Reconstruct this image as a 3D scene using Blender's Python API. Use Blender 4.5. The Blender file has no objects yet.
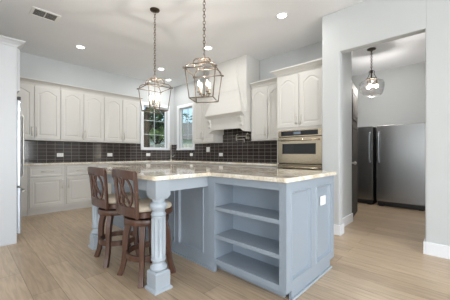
import bpy, bmesh, math, random
from mathutils import Vector, Matrix

C = bpy.context.scene
COL = C.collection
PI = math.pi
R = math.radians
rng = random.Random(7)

# ------------------------------------------------------------------ camera
cam_d = bpy.data.cameras.new('camera')
cam_d.sensor_width = 36.0
cam_d.lens = 20.0
cam_d.shift_y = 3.5 / 450
cam_d.clip_start = 0.05
cam = bpy.data.objects.new('camera', cam_d)
cam.location = (0, 0, 1.12)
cam.rotation_euler = (R(90), 0, R(-46.5))
COL.objects.link(cam)
C.camera = cam

# ------------------------------------------------------------------ world, sun, daylight
w = bpy.data.worlds.new('sky')
C.world = w
w.use_nodes = True
nt = w.node_tree
bg = nt.nodes['Background']
sky = nt.nodes.new('ShaderNodeTexSky')
sky.sky_type = 'NISHITA'
sky.sun_disc = False
sky.sun_elevation = R(48)
sky.sun_rotation = R(200)
sky.air_density = 1.0
sky.dust_density = 2.0
nt.links.new(sky.outputs[0], bg.inputs[0])
bg.inputs[1].default_value = 0.22

def lamp(name, kind, loc, rot, energy, color=(1, 1, 1), parent=None, **kw):
    d = bpy.data.lights.new(name, kind)
    d.energy = energy
    d.color = color
    for k, v in kw.items():
        setattr(d, k, v)
    o = bpy.data.objects.new(name, d)
    o.location = loc
    o.rotation_euler = rot
    COL.objects.link(o)
    if parent: o.parent = parent
    return o

lamp('sun', 'SUN', (0, 0, 10), (R(48), 0, R(-25)), 2.2, (1, .95, .86), angle=R(2))
DAY = (.90, .95, 1.0)
# daylight entering the living room windows behind the camera and to its side
lamp('daylight_rear', 'AREA', (-2.3, -4.42, 1.55), (R(113), 0, 0), 205, DAY, shape='RECTANGLE', size=2.2, size_y=2.3)
lamp('daylight_rear', 'AREA', (1.3, -4.42, 1.55), (R(115), 0, 0), 165, DAY, shape='RECTANGLE', size=2.2, size_y=2.3)
lamp('daylight_side', 'AREA', (-4.42, 0.4, 1.55), (R(97), 0, R(-90)), 62, DAY, shape='RECTANGLE', size=3.0, size_y=2.3)

C.view_settings.view_transform = 'Standard'
C.view_settings.look = 'None'
C.view_settings.gamma = 1
C.view_settings.exposure = 0.2
C.view_settings.use_curve_mapping = False

# ------------------------------------------------------------------ materials
def srgb(r, g, b):
    f = lambda c: c / 12.92 if c <= .04045 else ((c + .055) / 1.055) ** 2.4
    return (f(r / 255), f(g / 255), f(b / 255), 1)

def mat(name, col, rough=.5, metal=0, spec=.5, noise=0, nscale=8, bump=0, bscale=60, coat=0, stretch=None, emit=None, estr=0):
    m = bpy.data.materials.new(name)
    m.use_nodes = True
    n = m.node_tree.nodes; L = m.node_tree.links
    p = n['Principled BSDF']
    p.inputs['Base Color'].default_value = col
    p.inputs['Roughness'].default_value = rough
    p.inputs['Metallic'].default_value = metal
    p.inputs['Specular IOR Level'].default_value = spec
    p.inputs['Coat Weight'].default_value = coat
    if emit:
        p.inputs['Emission Color'].default_value = emit
        p.inputs['Emission Strength'].default_value = estr
    tc = n.new('ShaderNodeTexCoord')
    mp = n.new('ShaderNodeMapping')
    L.new(tc.outputs['Object'], mp.inputs[0])
    if stretch: mp.inputs['Scale'].default_value = stretch
    if noise:
        t = n.new('ShaderNodeTexNoise'); t.inputs['Scale'].default_value = nscale; t.inputs['Detail'].default_value = 5
        L.new(mp.outputs[0], t.inputs[0])
        mx = n.new('ShaderNodeMix'); mx.data_type = 'RGBA'; mx.blend_type = 'MULTIPLY'
        cr = n.new('ShaderNodeValToRGB')
        cr.color_ramp.elements[0].position = .3; cr.color_ramp.elements[1].position = .7
        v = 1 - noise
        cr.color_ramp.elements[0].color = (v, v, v, 1)
        L.new(t.outputs[0], cr.inputs[0])
        mx.inputs[0].default_value = 1
        mx.inputs[6].default_value = col
        L.new(cr.outputs[0], mx.inputs[7])
        L.new(mx.outputs[2], p.inputs['Base Color'])
    if bump:
        t = n.new('ShaderNodeTexNoise'); t.inputs['Scale'].default_value = bscale
        L.new(mp.outputs[0], t.inputs[0])
        b = n.new('ShaderNodeBump'); b.inputs['Strength'].default_value = bump; b.inputs['Distance'].default_value = .002
        L.new(t.outputs[0], b.inputs['Height'])
        L.new(b.outputs[0], p.inputs['Normal'])
    return m

M = {}
M['wall'] = mat('wall_paint', srgb(193, 196, 196), .75, noise=.02, nscale=3, bump=.15, bscale=180)
M['ceiling'] = mat('ceiling_paint', srgb(238, 239, 241), .85, noise=.02, nscale=2, bump=.3, bscale=120)
M['trimw'] = mat('trim_paint', srgb(228, 230, 233), .4)
M['cab'] = mat('cream_cabinet_paint', srgb(206, 204, 199), .38, noise=.015, nscale=4)
M['panel'] = mat('daylight_tinted_cabinet_paint', srgb(188, 191, 194), .35)  # same paint as the cabinets, cool daylight tint put into the colour
M['blue'] = mat('blue_grey_island_paint', srgb(146, 157, 168), .32, noise=.03, nscale=3)
M['bluew'] = mat('pale_lit_island_paint', srgb(164, 173, 181), .32)  # island paint with the brighter light on the posts put into the colour
M['wood'] = mat('dark_walnut', srgb(88, 58, 43), .38, noise=.45, nscale=7, stretch=(6, 6, .8), coat=.15)
M['seat'] = mat('cream_upholstery', srgb(205, 192, 172), .9, noise=.1, nscale=60, bump=.5, bscale=400)
M['steel'] = mat('stainless_steel', srgb(208, 194, 170), .2, metal=1, noise=.05, nscale=6, stretch=(1, 1, 60))  # warm cast reflected from the oak floor is put into this colour
M['fridge'] = mat('brushed_steel', srgb(155, 155, 155), .27, metal=1, noise=.12, nscale=4, stretch=(60, 60, .6))
M['fridgew'] = mat('pale_steel_door', srgb(176, 182, 190), .3, metal=.6)
M['chrome'] = mat('satin_nickel', srgb(218, 215, 208), .3, metal=1)
M['black'] = mat('black_glass', srgb(18, 18, 20), .06, spec=.6)
M['darkp'] = mat('dark_plastic', srgb(40, 40, 42), .4)
M['bronze'] = mat('dark_bronze', srgb(66, 56, 46), .4, metal=.8)
M['champ'] = mat('antique_silver_wire', srgb(126, 112, 98), .45, metal=.5, noise=.3, nscale=30)
M['plate'] = mat('white_plastic', srgb(236, 236, 234), .35)
M['candle'] = mat('candle_sleeve', srgb(165, 152, 134), .5)
M['bulb'] = mat('glowing_bulb', (1, .9, .75, 1), .3, emit=(1, .86, .66, 1), estr=9)
M['lens'] = mat('glowing_lens', (1, .98, .95, 1), .3, emit=(1, .96, .9, 1), estr=9)
M['throat'] = mat('grey_duct', srgb(120, 120, 118), .8)
M['screen'] = mat('oven_screen', srgb(60, 66, 74), .2, emit=srgb(140, 155, 175), estr=.35)
M['door'] = mat('dark_grained_door', srgb(92, 88, 84), .75, spec=.1, noise=.2, nscale=6, stretch=(8, 8, .7))  # dark grey-brown with streaks along the height
M['trunk'] = mat('bark', srgb(84, 72, 60), .9, noise=.5, nscale=12, bump=1, bscale=30)
M['leafd'] = mat('dark_leaves', srgb(62, 88, 50), .6, noise=.5, nscale=1.5)
M['leafl'] = mat('light_leaves', srgb(128, 158, 92), .6, noise=.4, nscale=1.5)
M['lawn'] = mat('lawn', srgb(126, 150, 92), .9, noise=.3, nscale=3)
M['siding'] = mat('pale_siding', srgb(232, 240, 246), .7, noise=.05)
M['roofm'] = mat('grey_shingles', srgb(120, 118, 116), .9, noise=.3, nscale=20)
M['fencem'] = mat('weathered_fence', srgb(186, 188, 176), .9, noise=.25, nscale=6, stretch=(6, 6, .6))

def glass_mat(name, tint, refl, base=.03):
    m = bpy.data.materials.new(name); m.use_nodes = True
    n = m.node_tree.nodes; L = m.node_tree.links
    n.remove(n['Principled BSDF'])
    tr = n.new('ShaderNodeBsdfTransparent'); tr.inputs[0].default_value = tint
    gl = n.new('ShaderNodeBsdfGlossy'); gl.inputs['Roughness'].default_value = .02
    lw = n.new('ShaderNodeLayerWeight'); lw.inputs['Blend'].default_value = .5
    pw = n.new('ShaderNodeMath'); pw.operation = 'POWER'; pw.inputs[1].default_value = 4
    fr = n.new('ShaderNodeMath'); fr.operation = 'MULTIPLY_ADD'; fr.inputs[1].default_value = refl; fr.inputs[2].default_value = base
    L.new(lw.outputs['Facing'], pw.inputs[0]); L.new(pw.outputs[0], fr.inputs[0])
    mx = n.new('ShaderNodeMixShader')
    L.new(fr.outputs[0], mx.inputs[0]); L.new(tr.outputs[0], mx.inputs[1]); L.new(gl.outputs[0], mx.inputs[2])
    L.new(mx.outputs[0], n['Material Output'].inputs[0])
    return m
M['glass'] = glass_mat('window_glass', (.95, .98, .97, 1), .35)
M['bowl'] = glass_mat('clear_shade_glass', (.96, .96, .96, 1), .9, .11)

def brick_mat(name, axes, bw, bh, c1, c2, cm, mortar, offset, rough, bumpd, var=None, origin=(0, 0, 0), grain=False):
    """axes: which object axes run along (u, v) of the bricks"""
    m = bpy.data.materials.new(name); m.use_nodes = True
    n = m.node_tree.nodes; L = m.node_tree.links
    p = n['Principled BSDF']
    tc = n.new('ShaderNodeTexCoord'); sp = n.new('ShaderNodeSeparateXYZ'); cb = n.new('ShaderNodeCombineXYZ')
    L.new(tc.outputs['Object'], sp.inputs[0])
    L.new(sp.outputs[axes[0]], cb.inputs[0]); L.new(sp.outputs[axes[1]], cb.inputs[1])
    mp = n.new('ShaderNodeMapping'); mp.inputs['Location'].default_value = origin
    L.new(cb.outputs[0], mp.inputs[0])
    b = n.new('ShaderNodeTexBrick')
    b.offset = offset; b.offset_frequency = 2; b.squash = 1
    L.new(mp.outputs[0], b.inputs[0])
    b.inputs['Color1'].default_value = c1; b.inputs['Color2'].default_value = c2; b.inputs['Mortar'].default_value = cm
    b.inputs['Scale'].default_value = 1
    b.inputs['Brick Width'].default_value = bw; b.inputs['Row Height'].default_value = bh
    b.inputs['Mortar Size'].default_value = mortar
    b.inputs['Mortar Smooth'].default_value = .2
    col = b.outputs[0]
    if grain:
        mg = n.new('ShaderNodeMapping'); mg.inputs['Scale'].default_value = (2.2, 26, 1)
        L.new(mp.outputs[0], mg.inputs[0])
        t = n.new('ShaderNodeTexNoise'); t.inputs['Scale'].default_value = 1.6; t.inputs['Detail'].default_value = 8; t.inputs['Distortion'].default_value = .6
        L.new(mg.outputs[0], t.inputs[0])
        cr = n.new('ShaderNodeValToRGB')
        cr.color_ramp.elements[0].position = .3; cr.color_ramp.elements[0].color = (.66, .65, .63, 1)
        cr.color_ramp.elements[1].position = .68; cr.color_ramp.elements[1].color = (1.06, 1.05, 1.04, 1)
        L.new(t.outputs[0], cr.inputs[0])
        mx = n.new('ShaderNodeMix'); mx.data_type = 'RGBA'; mx.blend_type = 'MULTIPLY'; mx.inputs[0].default_value = .75
        L.new(col, mx.inputs[6]); L.new(cr.outputs[0], mx.inputs[7])
        col = mx.outputs[2]
    L.new(col, p.inputs['Base Color'])
    p.inputs['Roughness'].default_value = rough
    bp = n.new('ShaderNodeBump'); bp.inputs['Strength'].default_value = .6; bp.inputs['Distance'].default_value = bumpd; bp.invert = True
    L.new(b.outputs['Fac'], bp.inputs['Height']); L.new(bp.outputs[0], p.inputs['Normal'])
    return m
TA, TB, TG = srgb(54, 48, 46), srgb(64, 58, 55), srgb(140, 134, 130)
M['tile_b'] = brick_mat('brown_subway_tile', (0, 2), .15, .0765, TA, TB, TG, .0035, 0, .1, .003, origin=(-.0, -.005, 0))
M['tile_r'] = brick_mat('brown_subway_tile_side', (1, 2), .15, .0765, TA, TB, TG, .0035, 0, .1, .003, origin=(.03, -.005, 0))
M['floor'] = brick_mat('oak_plank_floor', (1, 0), 1.5, .19, srgb(194, 173, 147), srgb(174, 153, 128), srgb(142, 122, 100), .0022, .37, .34, .001, grain=True)

def granite():
    m = bpy.data.materials.new('cream_granite'); m.use_nodes = True
    n = m.node_tree.nodes; L = m.node_tree.links
    p = n['Principled BSDF']
    tc = n.new('ShaderNodeTexCoord')
    a = n.new('ShaderNodeTexNoise'); a.inputs['Scale'].default_value = 5; a.inputs['Detail'].default_value = 9; a.inputs['Distortion'].default_value = 1.2
    L.new(tc.outputs['Object'], a.inputs[0])
    cr = n.new('ShaderNodeValToRGB')
    e = cr.color_ramp.elements
    e[0].position = .33; e[0].color = srgb(206, 194, 172)
    e[1].position = .66; e[1].color = srgb(238, 234, 227)
    k = e.new(.5); k.color = srgb(224, 215, 198)
    L.new(a.outputs[0], cr.inputs[0])
    s = n.new('ShaderNodeTexNoise'); s.inputs['Scale'].default_value = 70; s.inputs['Detail'].default_value = 4
    L.new(tc.outputs['Object'], s.inputs[0])
    c2 = n.new('ShaderNodeValToRGB')
    c2.color_ramp.elements[0].position = .36; c2.color_ramp.elements[0].color = (.72, .7, .68, 1)
    c2.color_ramp.elements[1].position = .5; c2.color_ramp.elements[1].color = (1, 1, 1, 1)
    L.new(s.outputs[0], c2.inputs[0])
    mx = n.new('ShaderNodeMix'); mx.data_type = 'RGBA'; mx.blend_type = 'MULTIPLY'; mx.inputs[0].default_value = .8
    L.new(cr.outputs[0], mx.inputs[6]); L.new(c2.outputs[0], mx.inputs[7])
    L.new(mx.outputs[2], p.inputs['Base Color'])
    p.inputs['Roughness'].default_value = .07
    return m
M['granite'] = granite()

# ------------------------------------------------------------------ mesh helpers
def NB(): return bmesh.new()

def box(bm, x0, x1, y0, y1, z0, z1, f=None):
    vs = [Vector(p) for p in ((x0, y0, z0), (x1, y0, z0), (x1, y1, z0), (x0, y1, z0), (x0, y0, z1), (x1, y0, z1), (x1, y1, z1), (x0, y1, z1))]
    vs = [bm.verts.new(f(*v) if f else v) for v in vs]
    for q in ((0, 3, 2, 1), (4, 5, 6, 7), (0, 1, 5, 4), (1, 2, 6, 5), (2, 3, 7, 6), (3, 0, 4, 7)):
        bm.faces.new([vs[i] for i in q])

def loft(bm, rings, cap=True, close=True):
    R_ = [[bm.verts.new(p) for p in r] for r in rings]
    n = len(rings[0])
    for a, b in zip(R_, R_[1:]):
        for i in range(n if close else n - 1):
            j = (i + 1) % n
            bm.faces.new((a[i], a[j], b[j], b[i]))
    if cap:
        bm.faces.new(R_[0][::-1]); bm.faces.new(R_[-1])

def poly_prism(bm, pts, z0, z1):
    loft(bm, [[(x, y, z0) for x, y in pts], [(x, y, z1) for x, y in pts]])

def lathe(bm, prof, c=(0, 0, 0), n=24, fl=None):
    rings = []
    for r, z in prof:
        rg = []
        for i in range(n):
            a = 2 * PI * i / n
            rr = r
            if fl: rr = fl(r, z, a)
            rg.append((c[0] + rr * math.cos(a), c[1] + rr * math.sin(a), c[2] + z))
        rings.append(rg)
    loft(bm, rings)

def tube(bm, pts, r, n=6, rect=None, cap=True, closed=False, up=None):
    """sweep a round (radius r, may be a list) or rectangular (rect=(w,h)) section along pts"""
    P = [Vector(p) for p in pts]
    m = len(P)
    rings = []
    prev = None
    for i, p in enumerate(P):
        if closed: t = (P[(i + 1) % m] - P[i - 1])
        else: t = P[min(i + 1, m - 1)] - P[max(i - 1, 0)]
        t.normalize()
        if up is not None: a = Vector(up)
        elif prev is None: a = Vector((0, 0, 1)) if abs(t.z) < .9 else Vector((1, 0, 0))
        else: a = prev
        b = t.cross(a)
        if b.length < 1e-6: b = t.cross(Vector((0, 1, 0)))
        b.normalize(); a2 = b.cross(t); a2.normalize(); prev = a2
        if rect:
            rw, rh = rect[i] if isinstance(rect, list) else rect
            rg = [p + b * (sx * rw / 2) + a2 * (sy * rh / 2) for sx, sy in ((-1, -1), (1, -1), (1, 1), (-1, 1))]
        else:
            rr = r[i] if isinstance(r, (list, tuple)) else r
            rg = [p + b * (rr * math.cos(2 * PI * k / n)) + a2 * (rr * math.sin(2 * PI * k / n)) for k in range(n)]
        rings.append(rg)
    if closed:
        rings.append(rings[0])
        V = [[bm.verts.new(q) for q in r_] for r_ in rings[:-1]]
        k = len(rings[0])
        for i in range(m):
            a, b = V[i], V[(i + 1) % m]
            for q in range(k):
                bm.faces.new((a[q], a[(q + 1) % k], b[(q + 1) % k], b[q]))
    else:
        loft(bm, rings, cap)

def sphere(bm, c, r, n=10, sc=(1, 1, 1)):
    m = Matrix.Translation(c) @ Matrix.Diagonal((r * sc[0], r * sc[1], r * sc[2], 1))
    bmesh.ops.create_uvsphere(bm, u_segments=n, v_segments=max(6, n * 2 // 3), radius=1, matrix=m)

def cyl(bm, p, q, r, n=12, r2=None):
    tube(bm, [p, q], [r, r if r2 is None else r2], n)

def obj(name, bm, m, parent=None, bevel=0, smooth=False, seg=2):
    bmesh.ops.recalc_face_normals(bm, faces=bm.faces)
    me = bpy.data.meshes.new(name)
    bm.to_mesh(me); bm.free()
    o = bpy.data.objects.new(name, me)
    me.materials.append(M[m] if isinstance(m, str) else m)
    COL.objects.link(o)
    if parent: o.parent = parent
    if smooth:
        for f in me.polygons: f.use_smooth = True
    if bevel:
        b = o.modifiers.new('bevel', 'BEVEL'); b.width = bevel; b.segments = seg; b.limit_method = 'ANGLE'; b.angle_limit = R(40)
    return o

def smooth_by_angle(o, ang=40):
    me = o.data
    bm = bmesh.new(); bm.from_mesh(me)
    for e in bm.edges:
        if len(e.link_faces) == 2 and e.calc_face_angle(0) > R(ang): e.smooth = False
    for f in bm.faces: f.smooth = True
    bm.to_mesh(me); bm.free()
    return o

def tag(o, label, cat, group=None):
    o['label'] = label; o['category'] = cat
    if group: o['group'] = group
    return o

def thing(name, label, cat, loc=(0, 0, 0), rz=0, group=None):
    o = bpy.data.objects.new(name, None)
    o.empty_display_size = .1
    COL.objects.link(o)
    o.location = loc; o.rotation_euler = (0, 0, rz)
    return tag(o, label, cat, group)

def dup(root, loc, rz=None, label=None):
    def cp(o, par):
        c = o.copy(); COL.objects.link(c)
        if par: c.parent = par
        for ch in kids.get(o, []): cp(ch, c)
        return c
    kids = {}
    for o in list(COL.objects):
        if o.parent: kids.setdefault(o.parent, []).append(o)
    r = cp(root, None)
    r.location = loc
    if rz is not None: r.rotation_euler = (0, 0, rz)
    if label: r['label'] = label
    return r

def struct(name, bm, m, bevel=0, parent=None):
    o = obj(name, bm, m, parent, bevel)
    if not parent: o['kind'] = 'structure'
    return o

def inset(pts, d):
    """offset a CCW 2-D outline inwards by d"""
    n = len(pts); out = []
    for i in range(n):
        p0, p1, p2 = Vector(pts[i - 1]), Vector(pts[i]), Vector(pts[(i + 1) % n])
        e1 = (p1 - p0); e2 = (p2 - p1)
        if e1.length < 1e-9: e1 = e2
        if e2.length < 1e-9: e2 = e1
        e1.normalize(); e2.normalize()
        n1 = Vector((-e1.y, e1.x)); n2 = Vector((-e2.y, e2.x))
        k = n1 + n2
        if k.length < 1e-6: k = n1
        k.normalize()
        s = d / max(.4, k.dot(n1))
        out.append((p1.x + k.x * s, p1.y + k.y * s))
    return out

def panel_door(bm, u0, u1, v0, v1, y, t=.02, st=.058, arch=0.0, raised=True):
    """frame and raised panel door; front faces -y; back of the door at y, thickness t"""
    a0, a1, b0, b1 = u0 + st, u1 - st, v0 + st, v1 - st - arch
    inn = [(a0, b0), (a1, b0), (a1, b1)]
    out = [(u0, v0), (u1, v0), (u1, v1)]
    if arch:
        N = 24
        for i in range(1, N):
            s = i / N
            q = min(1, max(0, (s - .05) / .90))
            h = arch * (0.5 - 0.5 * math.cos(2 * PI * q)) ** .62
            inn.append((a1 + (a0 - a1) * s, b1 + h))
            out.append((u1 + (u0 - u1) * s, v1))
    inn.append((a0, b1)); out.append((u0, v1))
    P = lambda pts, n: [(u, y - n, v) for u, v in pts]
    rings = [P(out, 0), P(out, t - .003), P(inset(out, .003), t), P(inn, t), P(inset(inn, .004), t - .008), P(inset(inn, .012), t - .008)]
    if raised: rings.append(P(inset(inn, .036), t - .002))
    loft(bm, rings)

def bar_pull(parent, x, z, y, length=.17, horizontal=False, m='chrome'):
    bm = NB()
    h = length / 2
    if horizontal:
        tube(bm, [(x - h, y - .03, z), (x + h, y - .03, z)], .006, 8)
        for s in (-.7, .7): tube(bm, [(x + s * h, y, z), (x + s * h, y - .03, z)], .005, 6)
    else:
        tube(bm, [(x, y - .03, z - h), (x, y - .03, z + h)], .006, 8)
        for s in (-.7, .7): tube(bm, [(x, y, z + s * h), (x, y - .03, z + s * h)], .005, 6)
    return obj('handle', bm, m, parent, smooth=True)

def crown(bm, x0, x1, yf, z0, z1, proj, ends=(1, 1), depth=None):
    """crown moulding along x; front face sits at y=yf and steps outwards (-y); ends: returns"""
    hh = z1 - z0
    prof = [(0, 0), (.010, 0), (.012, .10), (.25 * proj, .30), (.62 * proj, .62), (.95 * proj, .80), (proj, .84), (proj, 1)]
    D = depth or .05
    rings = []
    for p, h in prof:
        z = z0 + h * hh
        e0 = x0 - (p if ends[0] else 0); e1 = x1 + (p if ends[1] else 0)
        rings.append([(e0, yf - p, z), (e1, yf - p, z), (e1, yf + D, z), (e0, yf + D, z)])
    loft(bm, rings)

# ================================================================== STRUCTURE
CZ = 3.085
bm = NB(); box(bm, -4.5, 6.97, -4.5, 6.32, -.1, 0); struct('floor', bm, 'floor')
bm = NB(); box(bm, -4.6, 7.0, -4.6, 6.34, CZ, CZ + .12); struct('ceiling', bm, 'ceiling')

# back wall of the kitchen with the left sink window
WX0, WX1, WZ0, WZ1 = 3.36, 4.10, 1.262, 2.42
bm = NB()
box(bm, -.37, WX0, 6.2, 6.34, 0, CZ); box(bm, WX1, 4.48, 6.2, 6.34, 0, CZ)
box(bm, WX0, WX1, 6.2, 6.34, 0, WZ0); box(bm, WX0, WX1, 6.2, 6.34, WZ1, CZ)
struct('wall_back', bm, 'wall')
VY0, VY1 = 5.33, 5.955
bm = NB()
box(bm, 4.34, 4.48, 1.465, VY0, 0, CZ); box(bm, 4.34, 4.48, VY1, 6.2, 0, CZ)
box(bm, 4.34, 4.48, VY0, VY1, 0, WZ0); box(bm, 4.34, 4.48, VY0, VY1, WZ1, CZ)
struct('wall_right', bm, 'wall')
# the opening to the pantry passage
bm = NB(); poly_prism(bm, [(3.56, 1.215), (3.68, 1.215), (3.68, 1.32), (4.44, 1.32), (4.44, 1.43), (4.48, 1.43), (4.48, 1.464), (3.56, 1.464)], 0, CZ); struct('wall_passage', bm, 'wall', .018)
bm = NB(); box(bm, 3.56, 3.68, -4.5, .30, 0, CZ); struct('wall_front', bm, 'wall', .012)
bm = NB(); box(bm, 3.561, 3.679, .288, 1.24, 2.515, CZ); struct('wall_header', bm, 'wall', .008)
bm = NB(); box(bm, 6.85, 6.97, -1.0, 2.35, 0, CZ); struct('wall_pantry_back', bm, 'wall')
bm = NB(); box(bm, 4.49, 6.85, 2.2, 2.32, 0, CZ); struct('wall_pantry_left', bm, 'wall')
bm = NB(); box(bm, 3.68, 6.85, -.62, -.5, 0, CZ); struct('wall_pantry_right', bm, 'wall')
# left side
bm = NB(); box(bm, -.37, -.25, 4.02, 6.2, 0, CZ); struct('wall_left', bm, 'wall')
bm = NB(); box(bm, -4.5, -.37, 4.02, 4.14, 0, CZ); struct('wall_living', bm, 'wall')
# living room walls with windows behind the camera
bm = NB()
for a, b in ((-4.5, -3.4), (-1.2, .2), (2.4, 3.56)): box(bm, a, b, -4.6, -4.48, 0, CZ)
for a, b in ((-3.4, -1.2), (.2, 2.4)):
    box(bm, a, b, -4.6, -4.48, 0, .4); box(bm, a, b, -4.6, -4.48, 2.7, CZ)
struct('wall_rear', bm, 'wall')
bm = NB()
box(bm, -4.6, -4.48, -4.48, -1.1, 0, CZ); box(bm, -4.6, -4.48, 1.9, 4.02, 0, CZ)
box(bm, -4.6, -4.48, -1.1, 1.9, 0, .4); box(bm, -4.6, -4.48, -1.1, 1.9, 2.7, CZ)
struct('wall_side', bm, 'wall')

def baseboard(name, pts, h=.14, t=.016):
    """pts: list of boxes x0,x1,y0,y1"""
    bm = NB()
    for x0, x1, y0, y1 in pts:
        box(bm, x0, x1, y0, y1, 0, h)
    struct(name, bm, 'trimw', .004)
baseboard('baseboard_front', [(3.544, 3.56, -4.45, .30), (3.544, 3.68, .30, .316)])
bm = NB(); poly_prism(bm, [(3.544, 1.199), (3.696, 1.199), (3.696, 1.304), (4.44, 1.304), (4.44, 1.32), (3.68, 1.32), (3.68, 1.215), (3.56, 1.215), (3.56, 1.46), (3.544, 1.46)], 0, .14); struct('baseboard_passage', bm, 'trimw', .004)
baseboard('baseboard_pantry', [(6.834, 6.85, -.5, 2.2)])

# ---- kitchen windows (structure): casing, sash, muntins, glass
def window(name, width, loc, rz):
    """local frame: x along the wall, y=0 the wall face (room side at -y), z=0 the sill of the opening"""
    H = WZ1 - WZ0
    r = bpy.data.objects.new(name, None); COL.objects.link(r)
    r.location = loc; r.rotation_euler = (0, 0, rz); r['kind'] = 'structure'
    hw = width / 2
    bm = NB(); cw = .085
    box(bm, -hw - cw, -hw, -.018, 0, -.0, H + cw); box(bm, hw, hw + cw, -.018, 0, 0, H + cw)
    box(bm, -hw, hw, -.018, 0, H, H + cw)
    obj('window_casing', bm, 'trimw', r, .004)
    bm = NB(); box(bm, -hw - cw, hw + cw, -.03, .0, -.045, 0); obj('window_sill', bm, 'trimw', r, .004)
    bm = NB(); s = .028
    box(bm, -hw, -hw + s, .05, .1, 0, H); box(bm, hw - s, hw, .05, .1, 0, H)
    box(bm, -hw + s, hw - s, .05, .1, 0, s); box(bm, -hw + s, hw - s, .05, .1, H - s, H)
    obj('window_frame', bm, 'trimw', r, .003)
    bm = NB()
    box(bm, -.006, .006, .078, .09, s, H - s)
    for k in (1, 2): box(bm, -hw + s, hw - s, .079, .089, H * k / 3 - .006, H * k / 3 + .006)
    obj('muntin', bm, 'trimw', r)
    bm = NB(); box(bm, -hw + s, hw - s, .072, .076, s, H - s); obj('window_pane', bm, 'glass', r)
    return r
window('window_1', WX1 - WX0, ((WX0 + WX1) / 2, 6.2, WZ0), 0)
window('window_2', VY1 - VY0, (4.34, (VY0 + VY1) / 2, WZ0), -PI / 2)

# ---- backsplash
CT = .94
bm = NB()
box(bm, -.25, 3.27, 6.188, 6.2, CT, 1.38); box(bm, 3.27, 4.19, 6.188, 6.2, CT, 1.215); box(bm, 4.19, 4.328, 6.188, 6.2, CT, 1.38)
o = struct('trim_1', bm, 'tile_b'); o.name = 'backsplash_back'
bm = NB()
box(bm, 4.328, 4.34, 2.285, 5.235, CT, 1.38); box(bm, 4.328, 4.34, 5.235, 6.055, CT, 1.215); box(bm, 4.328, 4.34, 6.055, 6.188, CT, 1.38)
box(bm, 4.328, 4.34, 3.10, 4.18, 1.38, 1.95)
o = struct('backsplash_right', bm, 'tile_r')

# ---- pantry door, standing open past the passage
dr = bpy.data.objects.new('door_1', None); COL.objects.link(dr)
dr.location = (4.47, 1.362, .01); dr.rotation_euler = (0, 0, R(9)); dr['kind'] = 'structure'
bm = NB(); box(bm, 0, .80, -.02, .02, 0, 2.34)
obj('door_leaf', bm, 'door', dr, .003)
bm = NB()
for a, b in ((.2, .95), (1.05, 1.6), (1.7, 2.2)):
    panel_door(bm, .08, .72, a, b, -.02, .012, .05)
obj('door_panel', bm, 'door', dr)
bm = NB()
cyl(bm, (.07, -.02, .95), (.07, -.05, .95), .012); sphere(bm, (.07, -.07, .95), .028, 12, (1, .8, 1))
obj('door_knob', bm, 'chrome', dr, smooth=True)

# ================================================================== KITCHEN CABINETS
UZ0, UZ1, UC = 1.375, 2.43, 2.52
def upper_cab(label, x0, x1, loc, rz, group, ends=(0, 0), n=2, depth=.33, name='wall_cabinet', pull=True):
    """wall cabinet in wall-local coordinates: y=0 the wall, front towards -y"""
    w_ = x1 - x0
    t = thing(name, label, 'cabinet', loc, rz, group)
    bm = NB(); box(bm, -w_ / 2, w_ / 2, -depth + .022, -.004, 0, UZ1 - UZ0)
    box(bm, -w_ / 2, w_ / 2, -depth + .004, -depth + .022, -.0, .012)
    obj('carcass', bm, 'cab', t)
    bm = NB(); crown(bm, -w_ / 2, w_ / 2, -depth + .022, UZ1 - UZ0, UC - UZ0, .075, ends, depth - .03)
    obj('crown_moulding', bm, 'cab', t)
    dw = w_ / n
    for k in range(n):
        a = -w_ / 2 + dw * k + .006; b = a + dw - .012
        bm = NB(); panel_door(bm, a, b, .03, UZ1 - UZ0 - .035, -depth + .022, .02, .062, .062)
        d = obj('door', bm, 'cab', t)
        hx = (b - .03) if (k == 0 and n > 1) else a + .03
        bar_pull(d, hx, .165, -depth + .002, .18)
    return t

def uw(x0, x1, label, **k):
    return upper_cab(label, x0, x1, ((x0 + x1) / 2, 6.2, UZ0), 0, 'cream wall cabinets with arched doors', **k)
uw(-.24, .519, 'cream wall cabinet in the far left corner, behind the refrigerator', n=1)
uw(.521, 1.374, 'cream arched-door wall cabinet just right of the refrigerator')
uw(1.376, 2.219, 'cream arched-door wall cabinet in the middle of the long wall')
uw(2.221, 3.071, 'cream arched-door wall cabinet on the left side of the sink window', ends=(0, 1))

def urt(y0, y1, label, **k):
    return upper_cab(label, y0, y1, (4.34, (y0 + y1) / 2, UZ0), -PI / 2, 'cream wall cabinets with arched doors', **k)
urt(2.302, 3.085, 'cream two-door wall cabinet between the range hood and the ovens')
urt(4.19, 4.915, 'cream wall cabinet between the corner window and the range hood', ends=(1, 0))

# ---- base cabinets
def base_cab(label, width, loc, rz, group='cream base cabinets', side=1, ndoor=1, plain=False, depth=.61):
    t = thing('base_cabinet', label, 'cabinet', loc, rz, group)
    hw = width / 2
    bm = NB(); box(bm, -hw, hw, -depth + .022, -.014, .095, .905)
    obj('carcass', bm, 'cab', t)
    bm = NB(); box(bm, -hw, hw, -depth + .06, -.05, 0, .095); obj('toe_kick', bm, 'cab', t)
    if plain: return t
    bm = NB(); panel_door(bm, -hw + .02, hw - .02, .69, .875, -depth + .022, .02, .03, 0, False)
    d = obj('drawer', bm, 'cab', t); bar_pull(d, 0, .785, -depth + .002, .2, True)
    dw = (width - .04) / ndoor
    for k in range(ndoor):
        a = -hw + .02 + dw * k + .003; b = a + dw - .006
        bm = NB(); panel_door(bm, a, b, .14, .665, -depth + .022, .02, .06)
        d = obj('door', bm, 'cab', t)
        left = (side > 0) if ndoor == 1 else k == 0
        bar_pull(d, (b - .03) if left else (a + .03), .54, -depth + .002, .18)
    return t
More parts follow.
